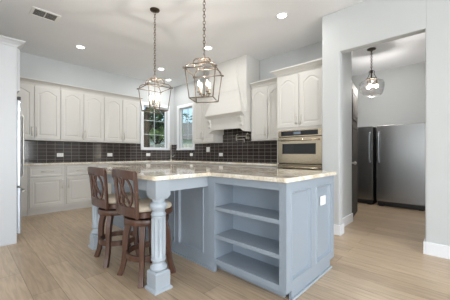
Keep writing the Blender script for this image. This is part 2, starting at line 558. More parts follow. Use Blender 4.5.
base_cab('plain cream corner base cabinet at the left end of the long run', 1.05, (.28, 6.2, 0), 0, plain=True)
base_cab('cream base cabinet with one drawer, left end of the run by the refrigerator', .575, (1.0955, 6.2, 0), 0, side=1)
base_cab('cream base cabinet with one drawer, behind the far bar stool', .575, (1.6735, 6.2, 0), 0, side=-1)
base_cab('cream two-door base cabinet under the middle of the tiled wall', .62, (2.274, 6.2, 0), 0, ndoor=2)
base_cab('cream two-door base cabinet left of the corner sink', .62, (2.897, 6.2, 0), 0, ndoor=2)
t = thing('corner_cabinet', 'cream diagonal corner base cabinet beneath the kitchen tap', 'cabinet', (3.8, 5.66, 0))
bm = NB()
poly_prism(bm, [(-.59, -.062), (.072, -.72), (.52, -.72), (.52, .52), (-.59, .52)], .095, .905)
obj('carcass', bm, 'cab', t)
bm = NB(); poly_prism(bm, [(-.54, -.0), (.13, -.67), (.50, -.67), (.50, .50), (-.54, .50)], 0, .095); obj('toe_kick', bm, 'cab', t)
base_cab('cream base cabinet on the right wall next to the corner sink', .62, (4.34, 4.625, 0), -PI / 2, ndoor=2)
base_cab('cream wide base cabinet below the range hood', 1.05, (4.34, 3.785, 0), -PI / 2, ndoor=2)
base_cab('cream base cabinet next to the oven tower', .95, (4.34, 2.78, 0), -PI / 2, ndoor=2)

# ---- perimeter countertop
bm = NB()
poly_prism(bm, [(-.245, 5.565), (3.20, 5.565), (3.70, 4.93), (3.70, 2.303), (4.327, 2.303), (4.327, 6.187), (-.245, 6.187)], .906, CT)
tag(obj('countertop', bm, 'granite', None, .004), 'cream granite countertop running along the tiled walls', 'countertop')

# ---- refrigerator enclosure and refrigerator on the left
t = thing('refrigerator_enclosure', 'tall white panel and crown enclosing the refrigerator at the left edge', 'cabinet', (.1, 4.5, 0))
P = lambda x, y, z: (x - .1, y - 4.5, z)
bm = NB(); box(bm, -.245, .475, 4.03, 4.055, 0, 2.445, P); obj('side_panel', bm, 'panel', t, .003)
bm = NB(); box(bm, -.245, .475, 4.99, 5.015, 0, 2.445, P); obj('side_panel', bm, 'panel', t, .003)
bm = NB(); box(bm, -.245, .488, 4.056, 4.989, 1.90, 2.445, P); obj('upper_cabinet', bm, 'panel', t)
for a, b in ((4.06, 4.52), (4.525, 4.985)):
    bm = NB(); panel_door(bm, a, b, 1.91, 2.435, 0, .02, .05)
    for v in bm.verts: v.co = Vector((.488 - v.co.y - .1, v.co.x - 4.5, v.co.z))
    obj('door', bm, 'panel', t)
# crown: front run (facing the camera) and the run over the doors
bm = NB()
prof = [(0, 0), (.010, 0), (.012, .10), (.02, .30), (.045, .62), (.07, .80), (.075, .84), (.075, 1)]
rings = []
for p, h in prof:
    z = 2.445 + h * .075
    rings.append([P(-.245, 4.03 - p, z), P(.475 + p, 4.03 - p, z), P(.475 + p, 5.015 + p, z), P(-.245, 5.015 + p, z)])
loft(bm, rings); obj('crown_moulding', bm, 'panel', t)

t = thing('refrigerator', 'pale steel refrigerator seen edge-on beside the tall white panel', 'refrigerator', (.2, 4.52, 0))
P = lambda x, y, z: (x - .2, y - 4.52, z)
bm = NB(); box(bm, -.22, .47, 4.066, 4.98, .03, 1.80, P); obj('body', bm, 'darkp', t, .004)
bm = NB(); box(bm, -.15, .47, 4.09, 4.95, 0, .03, P); obj('plinth', bm, 'darkp', t)
for a, b, hy in ((4.068, 4.52, 4.485), (4.526, 4.978, 4.561)):
    bm = NB(); box(bm, .474, .522, a, b, .70, 1.80, P); d = obj('door', bm, 'fridgew', t, .012)
    bm = NB()
    tube(bm, [P(.522, hy, .80), P(.595, hy, .80), P(.60, hy, .83), P(.60, hy, 1.62), P(.595, hy, 1.65), P(.522, hy, 1.65)], .011, 8)
    obj('handle', bm, 'chrome', d, smooth=True)
    bm = NB(); box(bm, .44, .52, (a if a < 4.3 else b - .06), (a + .06 if a < 4.3 else b), 1.80, 1.84, P); obj('hinge_cover', bm, 'darkp', d, .004)
bm = NB(); box(bm, .474, .522, 4.068, 4.978, .10, .69, P); d = obj('freezer_drawer', bm, 'fridgew', t, .012)
bm = NB(); tube(bm, [P(.522, 4.14, .63), P(.572, 4.14, .63), P(.577, 4.17, .63), P(.577, 4.88, .63), P(.572, 4.91, .63), P(.522, 4.91, .63)], .011, 8)
obj('handle', bm, 'chrome', d, smooth=True)

# ---- oven tower (rz=-90: local x runs towards the camera's right, front towards -y)
OY0, OY1, OX = 1.47, 2.30, 3.70
t = thing('oven_tower', 'tall cream cabinet tower holding the built-in ovens', 'cabinet', (4.34, (OY0 + OY1) / 2, 0), -PI / 2)
hw = (OY1 - OY0) / 2; dp = 4.34 - OX
bm = NB()
box(bm, -hw, -hw + .03, -dp + .022, -.002, .095, UZ1); box(bm, hw - .04, hw, -dp + .022, -.002, .095, UZ1)
box(bm, -hw + .03, hw - .04, -dp + .022, -.002, .095, .30); box(bm, -hw + .03, hw - .04, -dp + .022, -.002, 1.505, UZ1)
box(bm, -hw + .03, hw - .04, -.03, -.002, .30, 1.505)
obj('carcass', bm, 'cab', t)
bm = NB(); box(bm, -hw, hw, -dp + .07, -.05, 0, .095); obj('toe_kick', bm, 'cab', t)
bm = NB(); crown(bm, -hw, hw, -dp + .022, UZ1, UC, .085, (1, 0), .2); obj('crown_moulding', bm, 'cab', t)
for k in range(2):
    a = -hw + .012 + (hw - .016) * k + (.006 if k else 0); b = a + hw - .024
    bm = NB(); panel_door(bm, a, b, 1.545, UZ1 - .035, -dp + .022, .02, .066, .07)
    d = obj('door', bm, 'cab', t)
    bar_pull(d, (b - .03) if k == 0 else (a + .03), 1.66, -dp + .002, .17)
bm = NB(); panel_door(bm, -hw + .02, hw - .02, .12, .285, -dp + .022, .02, .035, 0, False)
d = obj('drawer', bm, 'cab', t); bar_pull(d, 0, .2, -dp + .002, .2, True)

t = thing('double_oven', 'built-in stainless double wall oven with black control strip', 'oven', (OX, (OY0 + OY1) / 2, .305), -PI / 2)
a, b = -hw + .034, hw - .046; y = .018
bm = NB(); box(bm, a, b, .025, .58, .0, 1.195); obj('body', bm, 'darkp', t)
bm = NB(); box(bm, a, b, -.005, .024, 1.088, 1.195); cp = obj('control_panel', bm, 'steel', t, .003)
bm = NB(); box(bm, a + .06, b - .06, -.008, -.005, 1.105, 1.18); cs = obj('control_strip', bm, 'black', cp)
bm = NB(); box(bm, -.09, .03, -.0095, -.008, 1.125, 1.165); obj('display', bm, 'screen', cs)
def oven_door(z0, z1):
    bm = NB(); box(bm, a, b, -.015, .024, z0, z1); d = obj('oven_door', bm, 'steel', t, .004)
    wz0, wz1 = z0 + (z1 - z0) * .36, (z1 - .105 if z0 > .3 else z1 - .068)
    bm = NB(); box(bm, a + .09, b - .09, -.017, -.015, wz0, wz1); obj('oven_window', bm, 'black', d)
    bm = NB(); hz = z1 - .045
    tube(bm, [(a + .04, -.06, hz), (b - .04, -.06, hz)], .012, 10)
    for s in (a + .07, b - .07): tube(bm, [(s, -.015, hz), (s, -.06, hz)], .009, 8)
    obj('handle', bm, 'steel', d, smooth=True)
oven_door(.655, 1.078)
oven_door(.02, .640)

# ---- range hood
HY = 3.635
t = thing('range_hood', 'cream painted wooden range hood with carved mantel rising to the ceiling', 'range hood', (4.327, HY, 1.55), -PI / 2)
Z = 1.55
bm = NB(); box(bm, -.535, .535, -.45, 0, 1.955 - Z, CZ - Z); obj('chimney', bm, 'cab', t, .003)
bm = NB()
rings = []
for k in range(13):
    s = k / 12
    z = 1.955 + s * (CZ - .002 - 1.955)
    q = max(0, 1 - s / .75)
    hwid = .30 + .225 * q ** 1.5
    yf = -.462 - .13 * q ** 1.9
    rings.append([(-hwid, yf, z - Z), (hwid, yf, z - Z), (hwid, -.451, z - Z), (-hwid, -.451, z - Z)])
loft(bm, rings); obj('tapered_front', bm, 'cab', t)
bm = NB()
for zz in (2.42,):
    q = 1 - (zz - 1.955) / (CZ - 1.955) / .75
    h2 = .30 + .225 * q ** 1.5
    yf = -.462 - .13 * q ** 1.9
    box(bm, -h2, h2, yf - .006, yf + .004, zz - Z - .004, zz - Z + .004)
obj('seam_bead', bm, 'cab', t)
bm = NB(); crown(bm, -.535, .535, -.50, 1.865 - Z, 1.953 - Z, .10, (0, 0), .49); obj('mantel_shelf', bm, 'cab', t)
bm = NB()
N = 40
lo, hi = [], []
for i in range(N + 1):
    x = -.535 + 1.07 * i / N
    u = abs(x) / .535
    k_ = min(1, max(0, (.96 - u) / .22)); z = 1.565 + .062 * k_ * k_ * (3 - 2 * k_) + .006 * (1 - u)
    lo.append((x, z - Z)); hi.append((x, 1.864 - Z))
pts = lo + hi[::-1]
loft(bm, [[(x, -.50, z) for x, z in pts], [(x, -.475, z) for x, z in pts]])
obj('valance', bm, 'cab', t)
for s in (-1, 1):
    bm = NB(); x0 = s * .535; x1 = s * .51
    box(bm, min(x0, x1), max(x0, x1), -.474, -.002, 1.565 - Z, 1.864 - Z); obj('side_panel', bm, 'cab', t)
    bm = NB()
    pr = [(-.50, 1.862), (-.585, 1.862), (-.58, 1.83), (-.55, 1.80), (-.53, 1.75), (-.535, 1.71), (-.52, 1.68), (-.50, 1.67)]
    xa, xb = (s * .49, s * .42)
    loft(bm, [[(xa, yy, z - Z) for yy, z in pr], [(xb, yy, z - Z) for yy, z in pr]])
    obj('corbel', bm, 'cab', t, .004)
bm = NB(); box(bm, -.505, .505, -.47, -.005, 1.70 - Z, 1.73 - Z); obj('hood_insert', bm, 'steel', t)

# ---- pot filler, tap
t = thing('pot_filler', 'folding chrome pot filler tap on the tiles below the hood', 'tap', (4.328, 3.40, 1.47), -PI / 2)
bm = NB(); cyl(bm, (0, 0, 0), (0, -.012, 0), .034); cyl(bm, (0, -.012, 0), (0, -.07, 0), .012); obj('wall_flange', bm, 'chrome', t, smooth=False)
bm = NB(); tube(bm, [(0, -.07, -.03), (0, -.07, .05)], .013, 10); tube(bm, [(0, -.07, .03), (-.27, -.09, .03)], .009, 8)
tube(bm, [(-.27, -.09, .05), (-.27, -.09, -.06)], .013, 10); tube(bm, [(-.27, -.09, -.04), (-.02, -.13, -.04)], .009, 8)
tube(bm, [(-.02, -.13, -.03), (-.01, -.135, -.045), (-.005, -.135, -.11)], .01, 8); obj('swing_arm', bm, 'chrome', t, smooth=True)
for x, z in ((0, .06), (-.27, .06)):
    bm = NB(); yy = -.07 if x == 0 else -.09
    tube(bm, [(x, yy, z - .01), (x, yy, z + .01), (x + .05, yy, z + .018)], .006, 6); obj('lever', bm, 'chrome', t, smooth=True)
t = thing('kitchen_tap', 'tall chrome gooseneck tap in the corner between the two windows', 'tap', (4.0, 5.86, CT))
bm = NB(); lathe(bm, [(.03, 0), (.03, .012), (.018, .02), (.016, .12), (.012, .13)], n=14); obj('tap_body', bm, 'chrome', t, smooth=True)
bm = NB(); k = .7071
pts = [(0, 0, .12), (0, 0, .40)] + [(-k * .085 * (1 - math.cos(a)), -k * .085 * (1 - math.cos(a)), .40 + .085 * math.sin(a)) for a in [PI * i / 8 for i in range(1, 9)]] + [(-k * .17, -k * .17, .30)]
tube(bm, pts, .011, 8); obj('spout', bm, 'chrome', t, smooth=True)
bm = NB(); tube(bm, [(.0, .0, .09), (.05, -.05, .10), (.07, -.07, .14)], .007, 6); obj('lever', bm, 'chrome', t, smooth=True)

# ---- outlets and switches on the tiles
def outlet(label, loc, rz, w_=.12, h=.078, kind='outlet', group='white outlets on the dark tiles'):
    t = thing('wall_outlet' if kind == 'outlet' else 'light_switch', label, 'outlet' if kind == 'outlet' else 'switch', loc, rz, group if kind == 'outlet' else None)
    bm = NB(); box(bm, -w_ / 2, w_ / 2, -.007, 0, -h / 2, h / 2); obj('cover_plate', bm, 'plate', t, .002)
    for s in ((-1, 1)):
        bm = NB()
        if kind == 'outlet':
            box(bm, s * w_ * .2 - .016, s * w_ * .2 + .016, -.009, -.007, -.017, .017)
            o = obj('receptacle', bm, 'plate', t, .001)
            bm = NB()
            for zz in (-.006, .006): box(bm, s * w_ * .2 - .005, s * w_ * .2 + .005, -.0096, -.009, zz - .0012, zz + .0012)
            obj('slot', bm, 'darkp', o)
        else:
            box(bm, s * w_ * .2 - .016, s * w_ * .2 + .016, -.011, -.007, -.033, .033)
            obj('rocker', bm, 'plate', t, .001)
    return t
outlet('white outlet on dark tiles nearest the refrigerator', (1.44, 6.187, 1.09), 0)
outlet('white outlet on dark tiles left of the sink window', (2.47, 6.187, 1.09), 0)
outlet('white outlet on dark tiles below the left window', (3.49, 6.187, 1.09), 0)
outlet('white outlet on dark tiles below the right window', (4.327, 5.37, 1.09), -PI / 2)
outlet('white outlet on dark tiles beneath the range hood', (4.327, 4.24, 1.095), -PI / 2)
outlet('white double light switch on dark tiles between window and hood', (4.327, 4.70, 1.222), -PI / 2, .12, .125, 'switch')

# ================================================================== ISLAND
IX, IY = 1.65, .94
t = thing('kitchen_island', 'blue-grey kitchen island with open bookshelf end and fluted posts', 'kitchen island', (2.1, 2.5, 0))
P = lambda x, y, z: (x - 2.1, y - 2.5, z)
BZ = .905
bm = NB()
box(bm, 1.93, 2.56, .965, 4.08, .09, BZ, P)                          # core
box(bm, 1.672, 1.93, 1.80, 4.08, .0, BZ, P)                          # block behind the seating side
obj('carcass', bm, 'blue', t)
bm = NB(); box(bm, 1.73, 2.52, 1.0, 4.03, 0, .088, P); obj('toe_kick', bm, 'blue', t)
# bookcase
bm = NB()
box(bm, IX, 1.68, .9645, 1.004, .075, BZ, P); box(bm, IX, 1.68, 1.70, 1.80, 0, BZ, P)
box(bm, IX, 1.68, 1.004, 1.70, .84, BZ, P); box(bm, IX, 1.68, 1.004, 1.70, .075, .125, P)
obj('face_frame', bm, 'blue', t, .002)
bm = NB()
box(bm, 1.68, 1.93, .985, 1.004, .09, BZ, P); box(bm, 1.68, 1.93, 1.70, 1.72, .09, BZ, P)
box(bm, 1.912, 1.93, 1.004, 1.70, .09, BZ, P); box(bm, 1.68, 1.912, 1.004, 1.70, .875, BZ, P)
obj('bookcase_lining', bm, 'blue', t)
for z in (.582, .318):
    bm = NB(); box(bm, 1.653, 1.911, 1.005, 1.699, z, z + .035, P); obj('shelf', bm, 'blue', t, .002)
bm = NB(); box(bm, 1.68, 1.911, 1.005, 1.699, .09, .125, P); obj('shelf', bm, 'blue', t, .002)
# panelled faces
def panelled(bm, f, u0, u1, v0, v1, cells, t_=.018):
    """stiles and rails round recessed rectangular cells; f maps (u, n, v) to xyz"""
    us = sorted({u0, u1} | {c[0] for c in cells} | {c[1] for c in cells})
    vs = sorted({v0, v1} | {c[2] for c in cells} | {c[3] for c in cells})
    def inside(u, v): return any(c[0] < u < c[1] and c[2] < v < c[3] for c in cells)
    for ua, ub in zip(us, us[1:]):
        run = None
        for va, vb in zip(vs, vs[1:]):
            if not inside((ua + ub) / 2, (va + vb) / 2):
                run = (run[0], vb) if run else (va, vb)
            else:
                if run: box(bm, ua, ub, 0, t_, run[0], run[1], f)
                run = None
        if run: box(bm, ua, ub, 0, t_, run[0], run[1], f)
    for a, b, c, d in cells:
        box(bm, a, b, 0, .002, c, d, f)
        O = [(a, c), (b, c), (b, d), (a, d)]
        rg = lambda pts, n: [f(u, n, v) for u, v in pts]
        I1, I2, I3 = inset(O, .006), inset(O, .016), inset(O, .026)
        loft(bm, [rg(O, t_), rg(I1, t_ + .006), rg(inset(O, .012), t_ + .005), rg(I2, t_ - .004), rg(I3, .002)], cap=False)
bm = NB()
panelled(bm, lambda u, n, v: P(u, .964 - n * 1.25, v), IX, 2.59, .075, BZ, [(1.716, 2.071, .14, .832), (2.162, 2.515, .14, .832)])
box(bm, 1.73, 2.49, .942, .965, 0, .075, P)
obj('end_panel', bm, 'blue', t)
bm = NB(); box(bm, 1.725, 2.505, .925, .9405, 0, .018, P); obj('shoe_moulding', bm, 'bluew', t, .003)
bm = NB()
panelled(bm, lambda u, n, v: P(1.672 - n, u, v), 1.80, 4.08, 0, BZ, [(1.862, 2.282, .125, .82), (2.35, 2.77, .125, .82), (2.84, 3.26, .125, .82), (3.33, 4.0, .125, .82)])
obj('seating_panel', bm, 'blue', t)
bm = NB(); box(bm, 1.642, 1.657, 1.70, 4.08, 0, .018, P); obj('shoe_moulding', bm, 'blue', t, .003)
# overhang aprons
bm = NB(); box(bm, 1.19, 1.656, 1.80, 1.83, .80, BZ, P); obj('apron', bm, 'bluew', t, .002)
bm = NB(); box(bm, 1.19, 1.656, 3.19, 3.22, .80, BZ, P); obj('apron', bm, 'bluew', t, .002)
bm = NB(); box(bm, 1.09, 1.12, 1.89, 3.12, .80, BZ, P); obj('apron', bm, 'bluew', t, .002)
# fluted posts
def post(cx, cy):
    bm = NB()
    c = P(cx, cy, 0)
    def sq(h, z): return [(c[0] - h, c[1] - h, z), (c[0] + h, c[1] - h, z), (c[0] + h, c[1] + h, z), (c[0] - h, c[1] + h, z)]
    loft(bm, [sq(.082, 0), sq(.082, .014), sq(.076, .022), sq(.068, .026), sq(.068, .145), sq(.056, .158)])
    loft(bm, [sq(.052, .745), sq(.069, .775), sq(.069, BZ)])
    prof = [(.05, .155), (.066, .165), (.07, .18), (.064, .196), (.054, .205), (.05, .222), (.058, .236), (.063, .246), (.058, .256), (.052, .262)]
    lathe(bm, prof, c, 28)
    prof = [(.052, .60), (.058, .606), (.063, .615), (.058, .625), (.05, .64), (.056, .655), (.072, .68), (.072, .695), (.06, .715), (.05, .722), (.055, .735), (.056, .75)]
    lathe(bm, prof, c, 28)
    fl = lambda r, z, a: r - .009 * (abs(math.sin(a * 6)) ** .7 if .272 < z < .592 else 0)
    lathe(bm, [(.058, .255), (.058, .27), (.058, .285), (.059, .43), (.058, .58), (.058, .592), (.058, .605)], c, 96, fl)
    o = obj('fluted_post', bm, 'bluew', t)
    return smooth_by_angle(o, 35)
post(1.13, 1.835); post(1.13, 3.19)
# outlet on the end panel
bm = NB(); box(bm, 2.28, 2.395, .946, .956, .638, .722, P)
op = obj('outlet_plate', bm, 'plate', t, .002); op['label'] = 'white outlet plate'
for cx in (2.312, 2.364):
    bm = NB(); box(bm, cx - .015, cx + .015, .944, .946, .662, .698, P); obj('receptacle', bm, 'plate', op)

# island countertop
def rounded(pts, r, n=5):
    out = []
    m = len(pts)
    for i in range(m):
        p0, p, p1 = Vector(pts[i - 1]), Vector(pts[i]), Vector(pts[(i + 1) % m])
        a = (p0 - p).normalized(); b = (p1 - p).normalized()
        q0, q1 = p + a * r, p + b * r
        for k in range(n + 1):
            s = k / n
            out.append(tuple((1 - s) ** 2 * q0 + 2 * s * (1 - s) * p + s ** 2 * q1))
    return out
bm = NB()
poly = rounded([(1.615, .915), (2.615, .915), (2.615, 3.55), (2.1, 4.16), (1.615, 4.16), (1.615, 3.285), (1.03, 3.285), (1.03, 1.735), (1.615, 1.735)], .035)
poly_prism(bm, poly, .9052, CT)
tag(obj('island_countertop', bm, 'granite', None, .005), 'polished cream granite slab on the blue-grey island', 'countertop')

# ================================================================== BAR STOOLS
def stool(loc, label, leg_rz):
    t = thing('bar_stool', label, 'bar stool', loc, 0, 'walnut bar stools at the island')
    # legs: turned by leg_rz under the swivel
    ca, sa = math.cos(leg_rz), math.sin(leg_rz)
    for k in range(4):
        a = PI / 4 + k * PI / 2
        dx, dy = math.cos(a), math.sin(a)
        ux, uy = dx * ca - dy * sa, dx * sa + dy * ca
        pts, rc = [], []
        for i in range(15):
            s = i / 14
            z = .535 * (1 - s)
            rad = .14 + .055 * math.sin(min(1, s / .45) * PI / 2) + .05 * max(0, (s - .5) / .5) ** 2.2
            pts.append((ux * rad, uy * rad, z)); wd = .056 - .014 * s + .006 * max(0, s - .85) / .15
            rc.append((wd * .85, wd))
        bm = NB(); tube(bm, pts, 0, rect=rc, up=(ux, uy, 0)); l = obj('leg', bm, 'wood', t, .004)
        bm = NB(); cyl(bm, (ux * .24, uy * .24, 0), (ux * .24, uy * .24, .006), .010); obj('foot_glide', bm, 'plate', l)
    bm = NB(); n = 40
    tube(bm, [(.178 * math.cos(2 * PI * i / n), .178 * math.sin(2 * PI * i / n), .21) for i in range(n)], 0, rect=(.022, .05), closed=True, up=(0, 0, 1))
    obj('footrest_ring', bm, 'wood', t, .003)
    bm = NB(); lathe(bm, [(.15, .49), (.195, .495), (.2, .505), (.2, .54), (.195, .548), (.10, .55)], n=32); smooth_by_angle(obj('under_ring', bm, 'wood', t))
    bm = NB(); lathe(bm, [(.09, .55), (.09, .565)], n=20); obj('swivel', bm, 'bronze', t)
    def sup(r, z, n=40, e=3.2):
        out = []
        for i in range(n):
            a = 2 * PI * i / n
            c_, s_ = math.cos(a), math.sin(a)
            k = (abs(c_) ** e + abs(s_) ** e) ** (-1 / e)
            out.append((r * k * c_ + .005, r * k * s_, z))
        return out
    bm = NB(); loft(bm, [sup(.19, .566), sup(.203, .572), sup(.203, .615), sup(.198, .62)]); smooth_by_angle(obj('seat_frame', bm, 'wood', t))
    bm = NB(); loft(bm, [sup(.192, .621), sup(.197, .635), sup(.19, .658), sup(.16, .672), sup(.09, .679), sup(.03, .68)]); obj('cushion', bm, 'seat', t, smooth=True)
    # back: local plane at x=-.2, curved a little and leaning back with height
    def B(y, z, off=0):
        q = (z - .60) / .38
        x = -.185 - .02 * q - .018 * q * q - .036 * (1 - (y / .2) ** 2) + off
        return (x, y, z)
    for s in (-1, 1):
        pts = [B(s * (.178 + .02 * (z - .575) / .39), z) for z in (.575, .62, .70, .78, .86, .93, .965)]
        bm = NB(); tube(bm, pts, 0, rect=[(.034, .026)] * 7, up=(1, 0, 0)); obj('back_post', bm, 'wood', t, .004)
    bm = NB()
    ys = [-.212 + .424 * i / 12 for i in range(13)]
    rings = []
    for y_ in ys:
        q = 1 - (y_ / .212) ** 2
        x = B(max(-.2, min(.2, y_)), .95)[0]
        zt = .975 + .012 * q; zb = .895 + .022 * q
        rings.append([(x - .016, y_, zb), (x + .012, y_, zb), (x + .012 - .006, y_, zt), (x - .022, y_, zt)])
    loft(bm, rings); obj('top_rail', bm, 'wood', t, .005)
    bm = NB()
    rings = []
    for i in range(9):
        y_ = -.18 + .36 * i / 8
        x = B(y_, .64)[0]
        rings.append([(x - .012, y_, .585), (x + .012, y_, .585), (x + .012, y_, .668), (x - .012, y_, .668)])
    loft(bm, rings); obj('lower_rail', bm, 'wood', t, .003)
    # lattice of interlaced ovals
    bm = NB()
    z0, z1 = .66, .91
    zc, zh = (z0 + z1) / 2, (z1 - z0) / 2 + .004
    for cy, ry, off in ((-.062, .082, 0), (.062, .082, .004)):
        tube(bm, [B(cy + ry * math.cos(2 * PI * i / 36), zc + zh * math.sin(2 * PI * i / 36), off) for i in range(36)], 0, rect=(.016, .016), up=(1, 0, 0), closed=True)
    for s in (-1, 1):
        tube(bm, [B(s * (.03 + .075 * math.cos(PI * i / 24)), z0 + (z1 - z0) * i / 24, .002) for i in range(25)], 0, rect=(.015, .015), up=(1, 0, 0))
    obj('back_lattice', bm, 'wood', t, .002)
    return t
stool((1.19, 2.13, 0), 'walnut swivel bar stool right beside the near fluted post', R(4))
stool((1.165, 2.69, 0), 'walnut swivel bar stool farther from the near fluted post, partly hidden', R(-6))

# ================================================================== LIGHTS OVER THE ISLAND
def lantern(loc, rz, label):
    x, y = loc
    t = thing('lantern_pendant', label, 'pendant light', (x, y, CZ), rz, 'wire lantern pendants over the island')
    Zo = CZ
    bm = NB(); lathe(bm, [(.0, -.03), (.02, -.03), (.03, -.022), (.062, -.012), (.066, 0), (0, 0)][::-1], n=24); smooth_by_angle(obj('canopy', bm, 'bronze', t))
    # chain
    bm = NB()
    top, bot = -.03, 2.211 - Zo
    nl = 24; pl = (top - bot) / nl
    for i in range(nl):
        zc = top - pl * (i + .5)
        h = pl * .66; wd = .013
        pts = []
        for k in range(10):
            a = 2 * PI * k / 10
            u, v = wd * math.cos(a), h * math.sin(a)
            pts.append((u, 0, zc + v) if i % 2 else (0, u, zc + v))
        tube(bm, pts, .0036, 5, closed=True)
    obj('chain', bm, 'champ', t, smooth=True)
    bm = NB(); tube(bm, [(.028 * math.cos(2 * PI * i / 18), 0, 2.183 - Zo + .028 * math.sin(2 * PI * i / 18)) for i in range(18)], .0045, 6, closed=True)
    obj('hanging_loop', bm, 'champ', t, smooth=True)
    # cage
    bm = NB(); rr = .0062
    zt, zs, zb, z2 = 2.135 - Zo, 2.01 - Zo, 1.705 - Zo, 2.068 - Zo
    ht, hs, hb, h2 = .058, .162, .128, .10
    cs = ((-1, -1), (1, -1), (1, 1), (-1, 1))
    for k in range(4):
        (ax, ay), (bx, by) = cs[k], cs[(k + 1) % 4]
        for h, z in ((ht, zt), (hs, zs), (hb, zb), (h2, z2)):
            tube(bm, [(ax * h, ay * h, z), (bx * h, by * h, z)], rr, 6)
        tube(bm, [(ax * hs, ay * hs, zs), (ax * hb, ay * hb, zb)], rr, 6)
        # ogee arm from the crown down to the shoulder
        q = [i * PI / 12 for i in range(7)]
        arm = [(ht + (h2 - .006 - ht) * math.sin(g), z2 + (zt - z2) * math.cos(g)) for g in q]
        arm += [(h2 + .004 + (hs - .004 - h2 - .004) * math.sin(g), zs + .004 + (z2 - .002 - zs - .004) * math.cos(g)) for g in q] + [(hs + .012, zs)]
        tube(bm, [(ax * h, ay * h, z) for h, z in arm], rr, 6)
        sphere(bm, (ax * (hs + .012), ay * (hs + .012), zs), .011, 8)
        tube(bm, [(ax * ht, ay * ht, zt), (0, 0, zt + .012)], rr * .8, 6)
    obj('cage', bm, 'champ', t, smooth=True)
    # candelabra
    bm = NB()
    tube(bm, [(0, 0, zt + .012), (0, 0, 1.745 - Zo)], .005, 8)
    sphere(bm, (0, 0, 1.745 - Zo), .016, 10)
    for k in range(4):
        a = PI / 4 + k * PI / 2; c_, s_ = math.cos(a), math.sin(a)
        tube(bm, [(0, 0, 1.77 - Zo), (.03 * c_, .03 * s_, 1.748 - Zo), (.06 * c_, .06 * s_, 1.755 - Zo), (.066 * c_, .066 * s_, 1.78 - Zo)], .004, 6)
        lathe(bm, [(.006, 0), (.019, .004), (.02, .008), (.01, .012)], (.066 * c_, .066 * s_, 1.775 - Zo), 12)
    obj('candelabra', bm, 'champ', t, smooth=True)
    for k in range(4):
        a = PI / 4 + k * PI / 2; c_, s_ = math.cos(a) * .066, math.sin(a) * .066
        bm = NB(); lathe(bm, [(.011, 0), (.011, .055), (.008, .057)], (c_, s_, 1.785 - Zo), 12); cd = obj('candle', bm, 'candle', t, smooth=False)
        bm = NB(); lathe(bm, [(.005, 0), (.011, .012), (.0125, .025), (.010, .042), (.004, .058), (.001, .066)], (c_, s_, 1.843 - Zo), 12); obj('bulb', bm, 'bulb', cd, smooth=True)
    lamp('lantern_glow', 'POINT', (0, 0, 1.975 - Zo), (0, 0, 0), 17, (1, .93, .85), t, shadow_soft_size=.01)
    return t
lantern((1.82, 3.05), R(84), 'wire lantern pendant in front of the sink window, the farther one')
lantern((1.82, 2.04), R(33), 'wire lantern pendant in front of the range hood, the nearer one')

def downlight(x, y, label):
    t = thing('recessed_light', label, 'ceiling light', (x, y, CZ), 0, 'recessed ceiling lights')
    bm = NB(); lathe(bm, [(.062, 0), (.062, -.003), (.066, -.006), (.084, -.005), (.088, 0)], n=28); smooth_by_angle(obj('trim_ring', bm, 'plate', t))
    bm = NB(); lathe(bm, [(.061, -.0005), (.061, -.002)], n=28); obj('lens', bm, 'lens', t)
    lamp('downlight_glow', 'AREA', (0, 0, -.008), (0, 0, 0), 7, (1, .985, .965), t, shape='DISK', size=.11)
downlight(1.511, 5.109, 'round recessed ceiling light above the long wall cabinets, nearest the air vent')
downlight(3.193, 5.081, 'round recessed ceiling light just right of the farther lantern chain')
downlight(3.808, 5.696, 'round recessed ceiling light deepest in the corner above the windows')
downlight(3.16, 3.435, 'round recessed ceiling light right beside the nearer lantern chain')
downlight(3.141, 1.862, 'round recessed ceiling light above the oven tower side')

t = thing('air_vent', 'white rectangular ceiling air vent with dark louvres', 'air vent', (.815, 4.29, CZ), 0)
bm = NB(); a, b = .165, .135
box(bm, -a, a, -b, -b + .035, -.008, 0); box(bm, -a, a, b - .035, b, -.008, 0)
box(bm, -a, -a + .035, -b + .035, b - .035, -.008, 0); box(bm, a - .035, a, -b + .035, b - .035, -.008, 0)
box(bm, -.006, .006, -b + .035, b - .035, -.007, 0)
obj('frame', bm, 'plate', t, .002)
bm = NB()
for k in range(7):
    yy = -.09 + .03 * k
    loft(bm, [[(-a + .035, yy - .008, -.007), (a - .035, yy - .008, -.007), (a - .035, yy - .006, -.007), (-a + .035, yy - .006, -.007)], [(-a + .035, yy + .008, -.001), (a - .035, yy + .008, -.001), (a - .035, yy + .010, -.001), (-a + .035, yy + .010, -.001)]])
obj('louvres', bm, 'plate', t)
bm = NB(); box(bm, -a + .035, a - .035, -b + .035, b - .035, -.0008, 0); obj('duct_throat', bm, 'throat', t)

